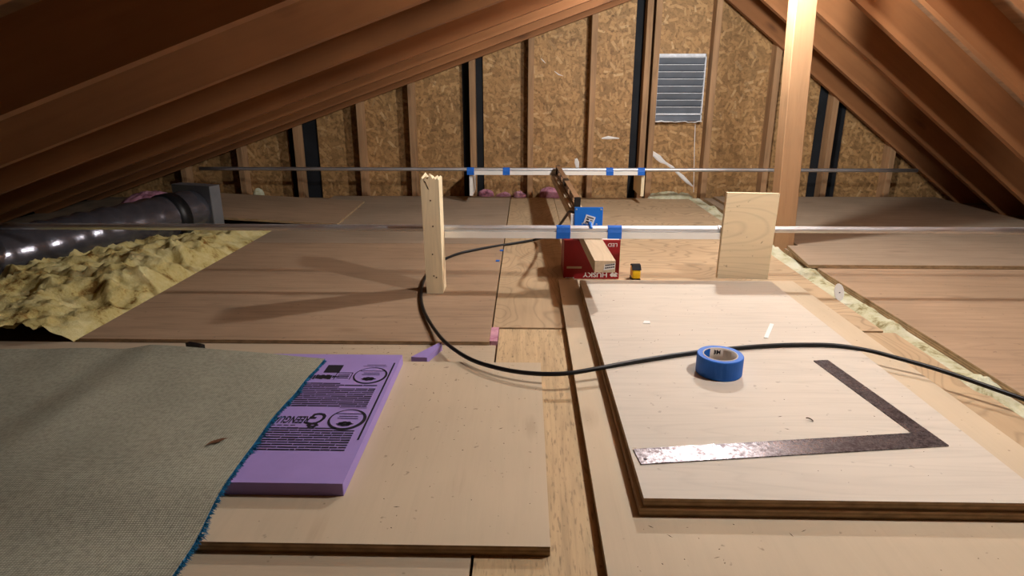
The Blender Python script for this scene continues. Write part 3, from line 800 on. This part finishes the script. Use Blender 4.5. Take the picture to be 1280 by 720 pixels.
for k in range(2600):
    y = random.uniform(.25, 1.475)
    x = xr(y); z = cz(x, y)
    cl = mnoise.noise((y * 22, 7, 2)); 
    L = random.uniform(.003, .009) + max(0, cl) * .013
    if random.random() < .008: L += .018
    a = random.uniform(-1.0, 1.0); w_ = .0009
    b0 = Vector((x - .004, y, z + random.uniform(-.001, .004)))
    tip = b0 + Vector((math.cos(a) * L + .004, math.sin(a) * L, random.uniform(-.6, .25) * L))
    sdv = Vector((-math.sin(a), math.cos(a), 0)) * w_
    mid = (b0 + tip) / 2 + Vector((0, 0, .0015))
    mb.add([b0 - sdv, b0 + sdv, mid + sdv, tip, mid - sdv, mid + Vector((0, 0, .0012))], [(0, 1, 2, 5), (0, 5, 4), (2, 3, 5), (5, 3, 4)])
fr = mb.build('pile_fringe', M['pile'], ce); fr['kind'] = 'stuff'; fr['label'] = 'frayed blue pile along the cut edge'
# leaf scrap on the carpet
q = onz(271, 555, .05); mb = MB()
for k, (dx_, dy_, a) in enumerate(((0, 0, .5), (.006, .008, .25), (-.006, -.004, .8))):
    L, w_ = .014, .004
    c, s = math.cos(a), math.sin(a)
    zt = cz(q.x, q.y) + .0078 + k * .001
    v = [(-L, 0, 0), (0, -w_, .002), (L, 0, .003), (0, w_, .002), (0, 0, -.001)]
    mb.add([(q.x + dx_ + c * a_ - s * b_, q.y + dy_ + s * a_ + c * b_, zt + z_) for a_, b_, z_ in v], [(0, 1, 2), (0, 2, 3), (0, 4, 1), (1, 4, 2), (2, 4, 3), (3, 4, 0)])
tag(mb.build('leaf_scrap', M['leaf']), 'crumpled brown leaf scrap lying on the carpet backing', 'leaf')
# dark strip end by the carpet
q = onz(243, 431, .02); mb = MB(); mb.prism([(q.x - .03, q.y + .006), (q.x + .024, q.y - .014), (q.x + .032, q.y - .002), (q.x - .024, q.y + .020)], .0004, .022)
tag(mb.build('rubber_scrap', M['black'], bevel=.002), 'short black rubber scrap beside the carpet edge', 'scrap')

# ------------------------------------------------------------------ duct
de = empty('air_duct', (-1.9, 3.0, 0), 'dark foil-wrapped air duct ending in a sheet metal box', 'duct')
path = spline([(-2.16, .6, .088), (-2.15, 1.3, .088), (-2.08, 1.95, .088), (-1.97, 2.40, .09), (-1.84, 2.80, .097), (-1.70, 3.24, .108)], 14)
mb = MB(); rr = [.112 + .003 * math.sin(i * 1.9) + .003 * random.uniform(-1, 1) for i in range(len(path))]
mb.tube(path, rr, 28); mb.build('duct_tube', M['duct'], de, smooth=True)
dv = (Vector((-1.70, 3.24, 0)) - Vector((-1.84, 2.80, 0))).normalized(); dn = Vector((-dv.y, dv.x, 0))
c0 = Vector((-1.715, 3.20, 0))
mb = MB(); q = [c0 - dn * .126, c0 + dn * .126, c0 + dn * .126 + dv * .07, c0 - dn * .126 + dv * .07]
mb.prism([(p.x, p.y) for p in q], FZ, .240); mb.build('end_box', M['duct_box'], de, bevel=.004)
mb = MB(); mb.tube([path[-8], path[-6]], .1175, 28); mb.build('strap', M['black'], de, smooth=True)

# ------------------------------------------------------------------ insulation
def fluff(name, label, mat, x0, x1, y0, y1, hfun, nx, ny, amp, f, seed, cat='insulation'):
    mb = MB(); v = []
    for j in range(ny + 1):
        for i in range(nx + 1):
            x = x0 + (x1 - x0) * i / nx; y = y0 + (y1 - y0) * j / ny
            h = hfun(x, y)
            nz = 0; a = amp; ff = f
            for o_ in range(4):
                nz += a * (1 - 2 * abs(mnoise.noise((x * ff + seed, y * ff, seed * 1.7 + o_)))); a *= .56; ff *= 2.15
            e = min(1, max(0, h / .04))
            jx = .012 * mnoise.noise((x * 14, y * 14, seed + 5)) * e; jy = .012 * mnoise.noise((x * 14, y * 14, seed + 9)) * e
            v.append((x + jx, y + jy, FZ + .0002 + max(.012 * e, h + nz * e)))
    fs = [(j * (nx + 1) + i, j * (nx + 1) + i + 1, (j + 1) * (nx + 1) + i + 1, (j + 1) * (nx + 1) + i) for j in range(ny) for i in range(nx)]
    mb.add(v, fs); return tag(mb.build(name, mat, smooth=True), label, cat, kind='stuff')
def hl(x, y):
    e = min(1, max(0, (-1.318 - x) / .10)); e2 = min(1, max(0, (3.42 - y) / .2)); e3 = min(1, max(0, (x + 2.66) / .1))
    g = (.045 + .018 * math.sin(y * 2.3 + 1)) * (1 - .65 * min(1, max(0, (y - 2.4) / .6))) 
    return g * e ** .7 * e2 * e3
fluff('fibreglass_batt', 'heap of fluffy yellow fibreglass insulation beside the floor panels', M['ins_y'], -2.66, -1.318, 1.702, 3.42, hl, 130, 170, .040, 7, 2.0)
def hg(x, y):
    ex = min(1, max(0, min(x - 1.103, 1.203 - x) / .03)); return max(.001, .006 + .013 * math.sin(y * 13 + 1) + .008 * math.sin(y * 31)) * ex
fluff('fibreglass_strip', 'strip of pale yellow fibreglass filling the gap beside the roof post', M['ins_g'], 1.103, 1.203, -.6, 4.29, hg, 14, 500, .010, 22, 5.0)
def tuft(cx, cy, rx_, ry_, h, mat, label, seed, grp=None):
    fluff_h = lambda x, y: h * max(0, 1 - ((x - cx) / rx_) ** 2 - ((y - cy) / ry_) ** 2) ** .5 + (-FZ + .003 if ((x - cx) / rx_) ** 2 + ((y - cy) / ry_) ** 2 < 1 else 0)
    o = fluff('insulation_tuft', label, mat, cx - rx_, cx + rx_, cy - ry_, cy + ry_, fluff_h, 26, 16, .012, 20, seed)
    if grp: o['group'] = grp
for k, (x, h, rx_) in enumerate(((-.27, .030, .055), (-.155, .015, .055), (-.04, .022, .045), (.17, .050, .075), (.31, .020, .05))):
    tuft(x, 4.325, rx_, .05, h, M['ins_p'], 'pink fibreglass tuft poking up at the foot of the gable wall', 10 + k, 'pink tufts along the gable wall')
tuft(-1.79, 4.20, .032, .04, .055, M['ins_g'], 'pale yellow tuft standing behind the tilted plywood offcut', 31)
tuft(-2.20, 3.62, .15, .22, .12, M['ins_p'], 'dim pink fibreglass heap behind the air duct', 33)
tuft(.98, 4.31, .16, .05, .022, M['ins_g'], 'pale green tuft along the wall foot under the vent', 35)
mb = MB(); mb.box(-.1025, -.0795, 1.715, 1.828, FZ, .006)
q = mb.build('pink_insulation_scrap', M['ins_p'], bevel=.003); tag(q, 'small pink insulation scrap stuffed into the floor joint', 'insulation')

# ------------------------------------------------------------------ small scraps
pa, pb = onz(957.5, 422, .0535), onz(965, 404.5, .0535); mb = MB()
dd = (pb - pa).normalized(); nn_ = Vector((-dd.y, dd.x, 0)) * .0055
mb.prism([(q.x, q.y) for q in (pa + nn_, pa - nn_, pb - nn_, pb + nn_)], .0512, .0535)
tag(mb.build('paper_strip', M['white']), 'narrow white strip lying on the pale plywood behind the cable', 'strip')
q = onz(1049, 367, .02); mb = MB()
v = []
K = 18
for dy in (0, .004):
    for i in range(K):
        an = 2 * math.pi * i / K; v.append((q.x + .017 * math.cos(an), q.y + dy + .012 * math.sin(an), .025 + .028 * math.sin(an)))
mb.add(v, [tuple(range(K - 1, -1, -1)), tuple(range(K, 2 * K))] + [(i, (i + 1) % K, K + (i + 1) % K, K + i) for i in range(K)])
ov = mb.build('plastic_tag', M['white']); tag(ov, 'oval white plastic tag stuck in the gap insulation', 'tag')
mb = MB(); mb.add([(q.x - .002, q.y - .0012, .021), (q.x + .003, q.y - .0012, .021), (q.x + .003, q.y - .0012, .026), (q.x - .002, q.y - .0012, .026)], [(0, 1, 2, 3)]); mb.build('dark_mark', M['ink'], ov)
for k, (x, y) in enumerate(((627, 313), (622, 326))):
    q = onz(x, y, .011); mb = MB(); mb.prism([(q.x - .008, q.y - .010), (q.x + .006, q.y - .012), (q.x + .009, q.y + .010), (q.x - .006, q.y + .013)], .0102 if q.x < -.103 else .0042, .0125 if q.x < -.103 else .0065)
    tag(mb.build('tape_scrap', M['blue']), ('tiny blue tape scrap on the floor joint next to the black cable', 'tiny blue tape scrap on the brown panel between stake and floor joint')[k], 'tape scrap', 'tape scraps by the stake')
# sawdust slivers and chips
mb = MB()
def sliver(x, y, z, L, w_, a):
    c, s = math.cos(a), math.sin(a)
    v = [(x + c * u - s * v_, y + s * u + c * v_, zz) for u, v_, zz in ((-L, 0, z), (0, -w_, z), (L, 0, z), (0, w_, z), (0, 0, z + w_ * .8))]
    mb.add(v, [(0, 1, 4), (1, 2, 4), (2, 3, 4), (3, 0, 4), (0, 3, 2, 1)])
for k in range(330):
    r = random.random()
    if r < .33: x, y, z = random.uniform(.22, .87), random.uniform(.93, 2.15), .0512
    elif r < .6: x, y, z = random.uniform(.14, 1.0), random.uniform(.45, .9), .0197
    elif r < .85: x, y, z = random.uniform(-.30, .03), random.uniform(.85, 1.53), .0187
    else: x, y, z = random.uniform(-.6, -.1), random.uniform(1.55, 1.69), .0002
    sliver(x, y, z, random.choice((.001, .0015, .002, .002, .006)), random.uniform(.0004, .0010), random.uniform(0, 3.14))
tag(mb.build('wood_shavings', M['chip']), 'dark sawdust slivers scattered over the tan and pale boards', 'sawdust', kind='stuff')
for k, (x, y, L) in enumerate(((808, 403, .010), (1012, 527, .006))):
    q = onz(x, y, .0515); mb = MB()
    if k == 0: mb.prism([(q.x - .012, q.y - .008), (q.x + .009, q.y - .010), (q.x + .012, q.y + .010), (q.x - .004, q.y + .012)], .0512, .0528)
    else: mb.tube([(q.x + .007 * math.cos(t), q.y + .007 * math.sin(t), .0527 + .002 * t) for t in [i * .35 for i in range(8)]], .0013, 6)
    tag(mb.build('paper_chip' if k == 0 else 'curled_shaving', M['white'] if k == 0 else M['chip']),
        'small white paper chip on the pale plywood in front of the tape measure' if k == 0 else 'tiny curled dark shaving between blade and tongue of the square', 'scrap')
